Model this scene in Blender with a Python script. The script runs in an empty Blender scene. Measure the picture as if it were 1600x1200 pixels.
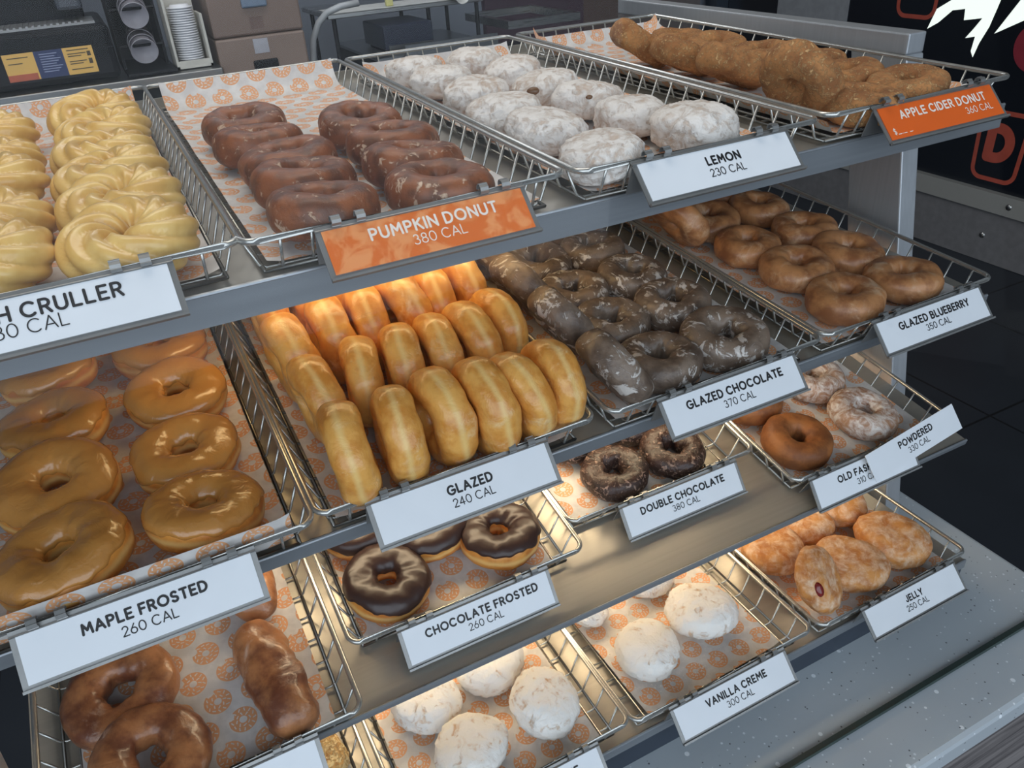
import bpy, bmesh, math, random
from mathutils import Vector, Matrix, noise, Euler

PI = math.pi
sc = bpy.context.scene
COL = sc.collection

# ------------------------------------------------------------------ camera, world, lights, exposure
cam_d = bpy.data.cameras.new('camera')
cam_d.sensor_width = 36.0
cam_d.lens = 28.02
cam_d.clip_start = 0.01
cam_d.clip_end = 60
cam = bpy.data.objects.new('camera', cam_d)
COL.objects.link(cam)
cam.matrix_world = Matrix(((0.88721835, 0.285464, -0.36242778, 0.00789574),
                           (-0.45731605, 0.44051863, -0.77253179, -0.54177319),
                           (-0.06087383, 0.85114842, 0.52138348, 1.59011868),
                           (0, 0, 0, 1)))
sc.camera = cam
sc.view_settings.view_transform = 'Standard'
sc.view_settings.look = 'None'
sc.view_settings.gamma = 1.0
sc.view_settings.use_curve_mapping = False
sc.view_settings.exposure = 0.38

world = bpy.data.worlds.new('shop_ambience')
sc.world = world
world.use_nodes = True
bgn = world.node_tree.nodes['Background']
bgn.inputs[0].default_value = (0.60, 0.72, 0.86, 1)
bgn.inputs[1].default_value = 0.18


def area(name, loc, target, size, size_y, power, color, spread=180):
    l = bpy.data.lights.new(name, 'AREA')
    l.shape = 'RECTANGLE'
    l.size = size
    l.size_y = size_y
    l.energy = power
    l.color = color
    l.spread = math.radians(spread)
    o = bpy.data.objects.new(name, l)
    COL.objects.link(o)
    o.location = loc
    d = Vector(target) - Vector(loc)
    o.rotation_euler = d.to_track_quat('-Z', 'Y').to_euler()
    return o


# daylight through the shop windows behind the viewer, ceiling lamps over counter and back room
area('window_daylight', (-0.6, -3.4, 2.3), (0.3, 0.2, 1.1), 8.0, 3.4, 140, (0.78, 0.88, 1.0))
area('ceiling_lamp', (0.2, 0.5, 2.75), (0.2, 0.45, 1.0), 1.6, 0.5, 8, (1.0, 0.94, 0.86))
area('back_room_lamp', (0.6, 2.2, 2.8), (0.6, 2.6, 1.0), 2.4, 0.6, 17, (0.92, 0.95, 1.0))

# ------------------------------------------------------------------ material helpers
MATS = {}


def lin(c):
    return tuple(((x / 255) / 12.92 if x / 255 <= 0.04045 else ((x / 255 + 0.055) / 1.055) ** 2.4) for x in c) + (1,)


class NT:
    def __init__(s, name):
        s.m = bpy.data.materials.new(name)
        s.m.use_nodes = True
        s.t = s.m.node_tree
        s.b = s.t.nodes['Principled BSDF']
        s.out = s.t.nodes['Material Output']

    def n(s, typ, **kw):
        x = s.t.nodes.new(typ)
        for k, v in kw.items():
            setattr(x, k, v)
        return x

    def put(s, sock, v):
        if hasattr(v, 'is_output'):
            s.t.links.new(v, sock)
        else:
            sock.default_value = v

    def math(s, op, a, b=0.0, c=0.0):
        x = s.n('ShaderNodeMath', operation=op)
        s.put(x.inputs[0], a)
        s.put(x.inputs[1], b)
        s.put(x.inputs[2], c)
        return x.outputs[0]

    def mix(s, f, a, b):
        x = s.n('ShaderNodeMix', data_type='RGBA')
        s.put(x.inputs[0], f)
        s.put(x.inputs[6], a)
        s.put(x.inputs[7], b)
        return x.outputs[2]

    def ramp(s, v, lo, hi):
        x = s.n('ShaderNodeMapRange', interpolation_type='SMOOTHSTEP')
        s.put(x.inputs[0], v)
        x.inputs[1].default_value = lo
        x.inputs[2].default_value = hi
        return x.outputs[0]

    def noise(s, scale, detail=3, rough=.55, dist=0.0, vec=None, off=0.0):
        x = s.n('ShaderNodeTexNoise', noise_dimensions='4D')
        x.inputs['Scale'].default_value = scale
        x.inputs['Detail'].default_value = detail
        x.inputs['Roughness'].default_value = rough
        x.inputs['Distortion'].default_value = dist
        s.put(x.inputs['Vector'], vec if vec is not None else s.obj())
        w = s.math('MULTIPLY_ADD', s.rand(), 37.0, off)
        s.put(x.inputs['W'], w)
        return x.outputs[0]

    def obj(s):
        if not hasattr(s, '_o'):
            s._o = s.n('ShaderNodeTexCoord').outputs['Object']
        return s._o

    def rand(s):
        if not hasattr(s, '_r'):
            s._r = s.n('ShaderNodeObjectInfo').outputs['Random']
        return s._r

    def xyz(s):
        if not hasattr(s, '_x'):
            x = s.n('ShaderNodeSeparateXYZ')
            s.put(x.inputs[0], s.obj())
            s._x = x.outputs
        return s._x

    def bump(s, h, strength=.3, dist=.001):
        x = s.n('ShaderNodeBump')
        x.inputs['Strength'].default_value = strength
        x.inputs['Distance'].default_value = dist
        s.put(x.inputs['Height'], h)
        s.put(s.b.inputs['Normal'], x.outputs[0])

    def fin(s, col=None, rough=None, metal=None, coat=None, spec=None, sss=None):
        I = s.b.inputs
        if col is not None:
            s.put(I['Base Color'], col)
        if rough is not None:
            s.put(I['Roughness'], rough)
        if metal is not None:
            s.put(I['Metallic'], metal)
        if coat is not None:
            s.put(I['Coat Weight'], coat)
            I['Coat Roughness'].default_value = .12
        if spec is not None:
            s.put(I['Specular IOR Level'], spec)
        if sss is not None:
            I['Subsurface Weight'].default_value = sss
            I['Subsurface Radius'].default_value = (1, .5, .25)
            I['Subsurface Scale'].default_value = .004
        MATS[s.m.name] = s.m
        return s.m


def plain(name, rgb, rough=.5, metal=0, coat=None, var=0.08, scale=30, spec=None):
    t = NT(name)
    n = t.noise(scale, 3)
    c = lin(rgb)
    d = tuple(x * (1 - var * 2) for x in c[:3]) + (1,)
    return t.fin(t.mix(t.ramp(n, .3, .7), d, c), rough, metal, coat, spec)


def dough(name, base, dark, glaze=None, lo=.55, hi=.65, gscale=60, rough=.42, coat=None, grough=.3, band=None,
          bump=.25, dist=.6, nscale=45, wrinkle=0):
    """fried dough: two browns mottled by noise, optional broken sugar glaze, optional pale belt round the middle"""
    t = NT(name)
    n = t.noise(nscale, 5, .62)
    col = t.mix(t.ramp(n, .36, .62), lin(dark), lin(base))
    h = t.noise(260, 3, .6, off=3)
    r = rough
    if band:
        z = t.xyz()[2]
        zz = t.math('ABSOLUTE', t.math('ADD', z, t.math('MULTIPLY', t.math('SUBTRACT', t.noise(25, 2, off=9), .5), .006)))
        f = t.math('SUBTRACT', 1.0, t.ramp(zz, .0, .0050))
        col = t.mix(t.math('MULTIPLY', f, .55), col, lin(band))
    if glaze:
        g = t.noise(gscale, 6, .68, dist, off=5)
        f = t.ramp(g, lo - .06, hi - .06)
        col = t.mix(f, col, lin(glaze))
        r = t.math('MULTIPLY_ADD', f, grough - rough, rough)
        h = t.math('ADD', t.math('MULTIPLY', h, .5), t.math('MULTIPLY', f, .6))
    if wrinkle:
        h = t.math('ADD', h, t.math('MULTIPLY', t.noise(55, 4, .6, 2.2, off=12), wrinkle))
    t.bump(h, bump, .0015)
    return t.fin(col, r, coat=coat)


def steel(name, rgb=(175, 175, 172), rough=.28, stretch=(4, 240, 240), metal=1.0):
    t = NT(name)
    mp = t.n('ShaderNodeMapping')
    mp.inputs['Scale'].default_value = stretch
    t.put(mp.inputs[0], t.obj())
    n = t.noise(1.0, 3, .6, vec=mp.outputs[0])
    c = lin(rgb)
    d = tuple(x * .75 for x in c[:3]) + (1,)
    t.bump(n, .06, .0005)
    return t.fin(t.mix(n, d, c), t.math('MULTIPLY_ADD', n, .15, rough - .07), metal)


def paper_mat():
    """waxed paper printed all over with bitten ring donuts with sprinkles"""
    t = NT('printed_liner_paper')
    uv = t.n('ShaderNodeUVMap').outputs[0]
    s = t.n('ShaderNodeSeparateXYZ')
    t.put(s.inputs[0], uv)
    P, Q = .0335, .0275
    M = t.math
    v = M('DIVIDE', s.outputs[1], Q)
    row = M('FLOOR', v)
    u = M('ADD', M('DIVIDE', s.outputs[0], P), M('MULTIPLY', M('MODULO', M('ABSOLUTE', row), 2.0), .5))
    ci = M('FLOOR', u)
    a = M('MULTIPLY', M('SUBTRACT', M('SUBTRACT', u, ci), .5), P)
    b = M('MULTIPLY', M('SUBTRACT', M('SUBTRACT', v, row), .5), Q)
    cv = t.n('ShaderNodeCombineXYZ')
    t.put(cv.inputs[0], ci)
    t.put(cv.inputs[1], row)
    wn = t.n('ShaderNodeTexWhiteNoise', noise_dimensions='2D')
    t.put(wn.inputs['Vector'], cv.outputs[0])
    rnd = wn.outputs['Value']
    rr = M('SQRT', M('ADD', M('MULTIPLY', a, a), M('MULTIPLY', b, b)))
    th = M('ARCTAN2', b, a)
    ring = M('MULTIPLY', M('LESS_THAN', rr, .0123), M('GREATER_THAN', rr, .0034))
    ang = M('MULTIPLY_ADD', rnd, 1.6, 1.3)
    bx = M('SUBTRACT', a, M('MULTIPLY', M('COSINE', ang), .0128))
    by = M('SUBTRACT', b, M('MULTIPLY', M('SINE', ang), .0128))
    bite = M('GREATER_THAN', M('ADD', M('MULTIPLY', bx, bx), M('MULTIPLY', by, by)), .0042 ** 2)
    ring = M('MULTIPLY', ring, bite)
    # sprinkles: little dashes in two rings of polar cells
    spr = None
    for (r0, k, off) in ((.0058, 8, 0.0), (.0097, 13, .45)):
        q = M('ADD', M('MULTIPLY', M('DIVIDE', th, 2 * PI), float(k)), M('ADD', off, M('MULTIPLY', rnd, 3.0)))
        qi = M('FLOOR', q)
        la = M('MULTIPLY', M('SUBTRACT', M('SUBTRACT', q, qi), .5), 2 * PI * r0 / k)
        lb = M('SUBTRACT', rr, r0)
        c2 = t.n('ShaderNodeCombineXYZ')
        t.put(c2.inputs[0], M('ADD', M('MULTIPLY', ci, 17.0), M('MODULO', M('ADD', qi, 40.0), float(k))))
        t.put(c2.inputs[1], M('ADD', M('MULTIPLY', row, 5.0), float(k)))
        w2 = t.n('ShaderNodeTexWhiteNoise', noise_dimensions='2D')
        t.put(w2.inputs['Vector'], c2.outputs[0])
        rot = M('MULTIPLY', w2.outputs['Value'], PI)
        cs, sn = M('COSINE', rot), M('SINE', rot)
        x = M('ADD', M('MULTIPLY', la, cs), M('MULTIPLY', lb, sn))
        y = M('SUBTRACT', M('MULTIPLY', lb, cs), M('MULTIPLY', la, sn))
        d = M('MULTIPLY', M('LESS_THAN', M('ABSOLUTE', x), .0016), M('LESS_THAN', M('ABSOLUTE', y), .00052))
        spr = d if spr is None else M('MAXIMUM', spr, d)
    f = M('MULTIPLY', ring, M('SUBTRACT', 1.0, spr))
    n = t.noise(60, 4, .6)
    pap = t.mix(t.ramp(n, .35, .7), lin((204, 200, 196)), lin((226, 222, 217)))
    col = t.mix(f, pap, lin((224, 166, 122)))
    t.bump(t.noise(35, 3), .12, .002)
    return t.fin(col, .55, spec=.3)


def speckle_mat():
    t = NT('speckled_stone')
    base = lin((186, 194, 198))
    n1 = t.noise(12, 3)
    col = t.mix(n1, base, lin((174, 182, 188)))
    for sc_, thr, c, o in ((75, .22, (232, 238, 242), 1), (60, .16, (66, 68, 72), 2), (170, .26, (222, 228, 232), 3), (190, .22, (96, 98, 102), 4)):
        v = t.n('ShaderNodeTexVoronoi', voronoi_dimensions='4D')
        t.put(v.inputs['Vector'], t.obj())
        v.inputs['W'].default_value = o * 3.7
        v.inputs['Scale'].default_value = sc_
        wn = t.n('ShaderNodeSeparateColor')
        t.put(wn.inputs[0], v.outputs['Color'])
        keep = t.math('GREATER_THAN', wn.outputs[0], .66)
        f = t.math('MULTIPLY', t.math('LESS_THAN', v.outputs['Distance'], thr), keep)
        col = t.mix(f, col, lin(c))
    return t.fin(col, .32)


def wood_mat():
    t = NT('grey_wood_laminate')
    mp = t.n('ShaderNodeMapping')
    mp.inputs['Scale'].default_value = (3, 60, 60)
    t.put(mp.inputs[0], t.obj())
    n = t.noise(1.5, 5, .65, .8, vec=mp.outputs[0])
    return t.fin(t.mix(t.ramp(n, .3, .7), lin((84, 80, 80)), lin((138, 132, 130))), .5)


def tile_mat():
    t = NT('charcoal_floor_tile')
    s = t.xyz()
    M = t.math

    def grout(x, p, off):
        f = M('FRACT', M('DIVIDE', M('ADD', x, off), p))
        return M('LESS_THAN', M('MINIMUM', f, M('SUBTRACT', 1.0, f)), .007)
    g = M('MAXIMUM', grout(s[0], .60, .62), grout(s[1], .60, .45))
    n = t.noise(4, 4)
    col = t.mix(n, lin((30, 34, 40)), lin((44, 49, 56)))
    col = t.mix(g, col, lin((12, 13, 16)))
    return t.fin(col, .38)


def glass_mat(name, tint=(1, 1, 1, 1), k=1.0, ior=1.45):
    t = NT(name)
    tr = t.n('ShaderNodeBsdfTransparent')
    tr.inputs[0].default_value = tint
    gl = t.n('ShaderNodeBsdfGlossy')
    gl.inputs['Roughness'].default_value = 0.0
    ge = t.n('ShaderNodeNewGeometry')
    dt = t.n('ShaderNodeVectorMath', operation='DOT_PRODUCT')
    t.t.links.new(ge.outputs['Normal'], dt.inputs[0])
    t.t.links.new(ge.outputs['Incoming'], dt.inputs[1])
    sch = t.math('MULTIPLY_ADD', t.math('POWER', t.math('SUBTRACT', 1.0, t.math('ABSOLUTE', dt.outputs['Value'])), 5.0), .96, .04)
    mx = t.n('ShaderNodeMixShader')
    t.put(mx.inputs[0], t.math('MULTIPLY', sch, k))
    t.t.links.new(tr.outputs[0], mx.inputs[1])
    t.t.links.new(gl.outputs[0], mx.inputs[2])
    t.t.links.new(mx.outputs[0], t.out.inputs[0])
    MATS[name] = t.m
    return t.m


def emit(name, rgb, st):
    t = NT(name)
    t.b.inputs['Emission Color'].default_value = lin(rgb)
    t.b.inputs['Emission Strength'].default_value = st
    return t.fin(lin(rgb), .5)


M_paper = paper_mat()
M_steel = steel('brushed_steel')
M_deck = steel('shelf_steel', (186, 180, 168), .36, metal=.55)
M_post = steel('post_steel', (192, 196, 200), .38, (240, 240, 6), metal=.5)
M_lip = steel('lip_steel', (160, 165, 170), .36, metal=.6)
M_chrome = steel('chrome_wire', (205, 204, 198), .24, (60, 60, 60), metal=.75)
M_darkwire = steel('worn_wire', (150, 148, 142), .32, (60, 60, 60))
M_holder = plain('tag_holder_metal', (150, 150, 148), .42, .65)
M_card = plain('card_white', (232, 236, 240), .35, var=.02)
M_orange = NT('card_orange')
_n = M_orange.noise(38, 5, .65, 1.2)
M_orange = M_orange.fin(M_orange.mix(M_orange.ramp(_n, .45, .58), lin((222, 112, 40)), lin((236, 152, 92))), .3)
M_orange2 = plain('card_deep_orange', (226, 100, 32), .28, var=.02)
M_ink = plain('print_black', (26, 25, 27), .5, var=.02)
M_inkw = plain('print_white', (240, 228, 216), .45, var=.02)
M_stone = speckle_mat()
M_wood = wood_mat()
M_tile = tile_mat()
M_black = plain('black_plastic', (18, 20, 25), .45, spec=.25, var=.1)
M_dark = plain('dark_metal', (24, 26, 31), .5, spec=.25)
M_glass = glass_mat('case_glass', (.99, .994, .995, 1), .17)
M_wallmat = plain('painted_wall', (118, 124, 134), .7, var=.05, scale=3)

M_cruller = dough('cruller_glaze', (238, 200, 122), (222, 176, 96), rough=.3, coat=.25, bump=.1)
M_pumpkin = dough('pumpkin_cake', (146, 84, 46), (96, 54, 30), (208, 176, 148), .63, .70, 105, .42, .05, bump=.55, nscale=60, wrinkle=1.0)
M_powder = dough('powdered_lemon', (218, 200, 184), (200, 174, 152), (238, 231, 223), .40, .61, 66, .8, grough=.9, bump=.9, dist=1.2, wrinkle=1.5)
M_cider = dough('cinnamon_sugar', (184, 128, 76), (140, 90, 50), (222, 176, 120), .55, .7, 300, .85, grough=.8, bump=.9)
M_yeast = dough('yeast_dough', (214, 146, 66), (184, 108, 42), rough=.42, band=(240, 206, 134))
M_glazed = dough('glazed_dough', (232, 172, 88), (208, 138, 58), (238, 202, 146), .60, .80, 45, .3, .25, band=(246, 216, 144), bump=.4, wrinkle=1.6)
M_maple = NT('maple_icing')
_n = M_maple.noise(26, 3, .5)
M_maple.bump(M_maple.noise(75, 3, .55, 1.4, off=2), .5, .002)
M_maple = M_maple.fin(M_maple.mix(_n, lin((176, 120, 56)), lin((196, 140, 74))), .22, coat=.5)
M_choc = NT('chocolate_icing')
M_choc.bump(M_choc.noise(60, 2, .5, 1.0, off=2), .3, .002)
M_choc = M_choc.fin(M_choc.mix(M_choc.noise(30, 3), lin((44, 28, 24)), lin((64, 42, 36))), .38, coat=.12)
M_gchoc = dough('chocolate_cake_glaze', (134, 116, 100), (92, 76, 64), (204, 196, 188), .605, .655, 46, .42, .05, bump=.6, dist=1.6, wrinkle=1.0)
M_dchoc = dough('double_chocolate', (60, 38, 30), (38, 24, 20), (156, 130, 116), .60, .66, 105, .42, .1, bump=.9, dist=2.0, wrinkle=1.5)
M_blue = dough('blueberry_cake', (188, 132, 84), (144, 92, 56), (206, 166, 128), .56, .76, 40, .42, .1, bump=.25)
M_old = dough('old_fashioned_cake', (158, 98, 50), (120, 70, 34), rough=.6, bump=.4)
M_psugar = dough('powdered_cake', (178, 134, 100), (150, 104, 74), (226, 218, 210), .42, .72, 60, .8, grough=.9, bump=.6, dist=1.6)
M_creme = dough('powdered_creme', (220, 186, 150), (208, 164, 122), (244, 240, 233), .36, .54, 60, .85, grough=.95, bump=.9, dist=1.2, wrinkle=1.5)
M_jelly = dough('jelly_shell', (212, 146, 76), (182, 112, 52), (234, 206, 176), .44, .80, 70, .7, grough=.8, bump=.45, dist=.5)
M_frit = dough('glazed_sour_cream', (178, 120, 76), (108, 62, 42), (206, 174, 152), .60, .80, 30, .34, .25, bump=.5, nscale=26, wrinkle=1.0)
M_jam = plain('red_jelly', (120, 24, 20), .2, coat=.5)
M_lemon = plain('brown_filling', (112, 74, 36), .3)
M_nut = dough('chopped_nuts', (222, 178, 110), (176, 122, 62), (244, 216, 158), .5, .62, 200, .6, bump=1.0)

# ------------------------------------------------------------------ mesh helpers


class MB:
    def __init__(s):
        s.v, s.f, s.uv = [], [], None

    def add(s, vs, fs):
        o = len(s.v)
        s.v += [tuple(v) for v in vs]
        s.f += [tuple(i + o for i in f) for f in fs]

    def box(s, a, b, M=None):
        x0, y0, z0 = a
        x1, y1, z1 = b
        vs = [Vector(p) for p in ((x0, y0, z0), (x1, y0, z0), (x1, y1, z0), (x0, y1, z0), (x0, y0, z1), (x1, y0, z1), (x1, y1, z1), (x0, y1, z1))]
        if M:
            vs = [M @ v for v in vs]
        s.add(vs, [(0, 3, 2, 1), (4, 5, 6, 7), (0, 1, 5, 4), (1, 2, 6, 5), (2, 3, 7, 6), (3, 0, 4, 7)])

    def tube(s, pts, r, closed=False, seg=8):
        pts = [Vector(p) for p in pts]
        n = len(pts)
        rings = []
        for i, p in enumerate(pts):
            a = pts[i - 1] if (i > 0 or closed) else p
            b = pts[(i + 1) % n] if (i < n - 1 or closed) else p
            d1 = (p - a)
            d2 = (b - p)
            t = (d1.normalized() if d1.length > 1e-9 else Vector()) + (d2.normalized() if d2.length > 1e-9 else Vector())
            t.normalize()
            up = Vector((0, 0, 1)) if abs(t.z) < .92 else Vector((1, 0, 0)) if abs(t.x) < .9 else Vector((0, 1, 0))
            if i and 'lastu' in dir():
                pass
            u = t.cross(up).normalized()
            w = u.cross(t).normalized()
            if rings:
                # keep the frame from twisting
                pu = s._lu - t * s._lu.dot(t)
                if pu.length > 1e-6:
                    u = pu.normalized()
                    w = u.cross(t).normalized()
            s._lu = u
            rr = r(i / (n - 1)) if callable(r) else r
            rings.append([p + (u * math.cos(2 * PI * k / seg) + w * math.sin(2 * PI * k / seg)) * rr for k in range(seg)])
        vs = [q for g in rings for q in g]
        fs = []
        m = n if closed else n - 1
        for i in range(m):
            j = (i + 1) % n
            sh = 0
            if closed and j == 0:
                best = min(range(seg), key=lambda q: (rings[0][q] - rings[i][0]).length)
                sh = best
            for k in range(seg):
                k2 = (k + 1) % seg
                fs.append((i * seg + k, i * seg + k2, j * seg + (k2 + sh) % seg, j * seg + (k + sh) % seg))
        if not closed:
            fs.append(tuple(reversed(range(seg))))
            fs.append(tuple((n - 1) * seg + k for k in range(seg)))
        s.add(vs, fs)

    def lathe(s, prof, seg=32, M=None):
        vs, fs = [], []
        for (r, z) in prof:
            for k in range(seg):
                v = Vector((r * math.cos(2 * PI * k / seg), r * math.sin(2 * PI * k / seg), z))
                vs.append(M @ v if M else v)
        for i in range(len(prof) - 1):
            for k in range(seg):
                k2 = (k + 1) % seg
                fs.append((i * seg + k, i * seg + k2, (i + 1) * seg + k2, (i + 1) * seg + k))
        s.add(vs, fs)

    def mesh(s, name, smooth=False):
        me = bpy.data.meshes.new(name)
        me.from_pydata([tuple(v) for v in s.v], [], s.f)
        me.update()
        if smooth:
            for p in me.polygons:
                p.use_smooth = True
        return me

    def obj(s, name, mat, parent=None, smooth=False, bevel=0):
        me = s.mesh(name, smooth)
        bm = bmesh.new()
        bm.from_mesh(me)
        bmesh.ops.recalc_face_normals(bm, faces=bm.faces)
        bm.to_mesh(me)
        bm.free()
        me.materials.append(mat)
        return link(name, me, parent, bevel)


def link(name, me, parent=None, bevel=0):
    o = bpy.data.objects.new(name, me)
    COL.objects.link(o)
    if parent:
        o.parent = parent
    if bevel:
        md = o.modifiers.new('bevel', 'BEVEL')
        md.width = bevel
        md.segments = 2
        md.limit_method = 'ANGLE'
    return o


def tag(o, label, cat, group=None):
    o['label'] = label
    o['category'] = cat
    if group:
        o['group'] = group
    return o


def empty(name, label, cat, M=None, group=None):
    o = bpy.data.objects.new(name, None)
    o.empty_display_size = .02
    COL.objects.link(o)
    if M is not None:
        o.matrix_world = M
    return tag(o, label, cat, group)


def struct(o):
    o['kind'] = 'structure'
    return o


def boxobj(name, a, b, mat, parent=None, bevel=0):
    m = MB()
    m.box(a, b)
    return m.obj(name, mat, parent, bevel=bevel)


# ------------------------------------------------------------------ setting: floor, walls
struct(boxobj('floor', (-6, -5, -.05), (3.6, 3.8, 0), M_tile))
struct(boxobj('wall_back', (-6, 3.64, 0), (3.6, 3.76, 3.0), M_wallmat))
struct(boxobj('wall_right', (3.49, -2.0, 0.0), (3.6, 3.64, 3.0), plain('dark_panel', (22, 26, 33), .22, var=.1, scale=2)))
struct(boxobj('ceiling', (-6, -.6, 3.0), (3.6, 3.76, 3.1), plain('ceiling_white', (190, 190, 188), .8)))

# ------------------------------------------------------------------ the display case
BW, BL, BH, IN = .255, .628, .031, .013     # basket width, length, depth, inset of its floor
ROWS = {  # front rim height / y, tilt (degrees) of each shelf row
    'top': (0.0, 1.400, 0.92, .012), 'second': (-.040, 1.188, 3.9, .013),
    'third': (0.0, 1.0025, 9.13, -.055), 'bottom': (-.099, .821, .14, .006)}


def frame(x, y, z, tilt):
    return Matrix.Translation((x, y, z)) @ Matrix.Rotation(math.radians(tilt), 4, 'X')


XL, XR = -.205, .875
for row, (ry, rz, tl, lip) in ROWS.items():
    M = frame(0, ry, rz, tl)
    sh = empty('display_shelf', {'top': 'topmost stainless shelf carrying the cruller, pumpkin and lemon baskets',
                                 'second': 'stainless shelf carrying the maple frosted and glazed baskets',
                                 'third': 'stainless shelf with bare bright deck in front of the chocolate frosted basket',
                                 'bottom': 'lowest stainless shelf carrying the vanilla creme and jelly baskets'}[row],
               'shelf', M, 'stainless shelves of the display case')
    z1 = -BH - .0025
    m = MB()
    m.box((XL, lip, z1 - .003), (XR, .665, z1))
    m.box((XL, .662, z1), (XR, .665, z1 + .012))
    m.obj('deck', M_deck, sh)
    m = MB()
    hh = {'top': .024, 'second': .013, 'third': .006, 'bottom': .012}[row]
    m.box((XL, lip - .0025, z1 - hh), (XR, lip, z1 + .0005))
    m.tube([(XL, lip - .001, z1), (XR, lip - .001, z1)], .0018, seg=8)
    m.obj('front_lip', M_lip, sh)

# warm lamp strips fixed under the three upper shelves
M_led = {'a': emit('lamp_diffuser', (255, 220, 158), 6.0), 'b': emit('lamp_diffuser_b', (255, 230, 190), 13), 'c': emit('lamp_diffuser_c', (255, 230, 190), 13)}
for row, yy, gl, xa, xb in (('top', .20, 'a', .03, .42), ('second', .19, 'b', .04, .64), ('third', .16, 'c', .0, .84)):
    ry, rz, tl, lip = ROWS[row]
    M = frame(0, ry, rz, tl)
    ls = empty('lamp_strip', 'warm lamp strip fixed under the %s shelf of the case' % row, 'lamp', M, 'lamp strips under the shelves')
    z1 = -BH - .0056
    m = MB()
    m.box((xa, yy - .026, z1 - .010), (xb, yy - .023, z1))
    m.box((xa, yy + .023, z1 - .010), (xb, yy + .026, z1))
    m.box((xa, yy - .023, z1 - .003), (xb, yy + .023, z1))
    m.obj('housing', M_steel, ls)
    boxobj('diffuser', (xa + .005, yy - .022, z1 - .008), (xb - .005, yy + .022, z1 - .0035), M_led[gl], ls)

# raked end posts with top rails


def post(label, x, w, ya, za, yb, zb, dep):
    p = empty('case_post', label, 'post')
    p.location = (x, yb, zb)
    m = MB()
    vs = []
    for (y, z) in ((ya, za), (yb, zb)):
        for dx, dy in ((0, 0), (w, 0), (w, dep), (0, dep)):
            vs.append(Vector((x + dx, y + dy, z)) - p.location)
    m.add(vs, [(0, 1, 5, 4), (1, 2, 6, 5), (2, 3, 7, 6), (3, 0, 4, 7), (4, 5, 6, 7), (3, 2, 1, 0)])
    m.obj('upright', M_post, p, bevel=.002)
    m = MB()
    m.box((0, ya - yb + .001, za - zb), (w, ya - yb + .62, za - zb + .024))
    m.obj('top_rail', M_post, p, bevel=.002)
    return p


post('brushed steel post raked behind the apple cider and blueberry baskets', .888, .030, .155, 1.398, .040, .742, .085)
post('steel post at the left end beside the maple frosted tag', -.246, .026, .02, 1.30, -.10, .742, .085)

# counter and its front
ct = empty('counter', 'grey speckled stone counter that carries the glass case', 'counter')
boxobj('counter_top', (-.25, -.254, .70), (.978, .62, .74), M_stone, ct, bevel=.007)
boxobj('front_panel', (-.245, -.238, 0), (.955, -.21, .70), M_wood, ct)
boxobj('side_panel', (.93, -.21, 0), (.955, .60, .70), M_wood, ct)
boxobj('kick_board', (XL, -.0925, .7402), (XR, -.085, .781), plain('kick_navy', (52, 60, 72), .3), ct)

# raked front glass
gp = MB()
Mg = Matrix.Translation((0, -.184, .7418)) @ Matrix.Rotation(math.radians(-8.5), 4, 'X')
gp.box((-.26, -.003, 0), (.972, .003, 1.15), Mg)
_gp = tag(gp.obj('glass_pane', M_glass), 'clear raked glass pane standing on the speckled counter before the shelves', 'glass')

m = MB()
m.box((-.26, -.0034, -.0003), (.972, .0034, .004), Mg)
m.obj('bottom_edge', plain('green_glass_edge', (52, 66, 62), .3), _gp)

# ------------------------------------------------------------------ wire baskets


def basket_meshes():
    r = .012
    rim = []
    for (cx, cy, a0) in ((BW - r, r, -90), (BW - r, BL - r, 0), (r, BL - r, 90), (r, r, 180)):
        for k in range(6):
            a = math.radians(a0 + k * 18)
            rim.append((cx + r * math.cos(a), cy + r * math.sin(a), 0))
    m = MB()
    m.tube(rim, .0026, True, 10)
    A = m
    m = MB()
    e = .004
    n = 22
    for i in range(n):
        y = .024 + i * (BL - .048) / (n - 1)
        m.tube([(0.001, y, -.0004), (IN - .002, y, -BH + .0045), (IN + .003, y, -BH + .0015), (BW - IN - .003, y, -BH + .0015), (BW - IN + .002, y, -BH + .0045), (BW - .001, y, -.0004)], .00125, seg=6)
    B = m
    m = MB()
    for i in range(10):
        x = .026 + i * (BW - .052) / 9
        m.tube([(x, 0.001, -.0004), (x, IN - .002, -BH + .006), (x, IN + .003, -BH + .004), (x, BL - IN - .003, -BH + .004), (x, BL - IN + .002, -BH + .006), (x, BL - .001, -.0004)], .00125, seg=6)
    C_ = m
    m = MB()
    q = [(IN, IN, -BH + .003), (BW - IN, IN, -BH + .003), (BW - IN, BL - IN, -BH + .003), (IN, BL - IN, -BH + .003)]
    for i in range(4):
        m.tube([q[i], q[(i + 1) % 4]], .0016, seg=6)
    D_ = m
    return A, B, C_, D_


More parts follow.
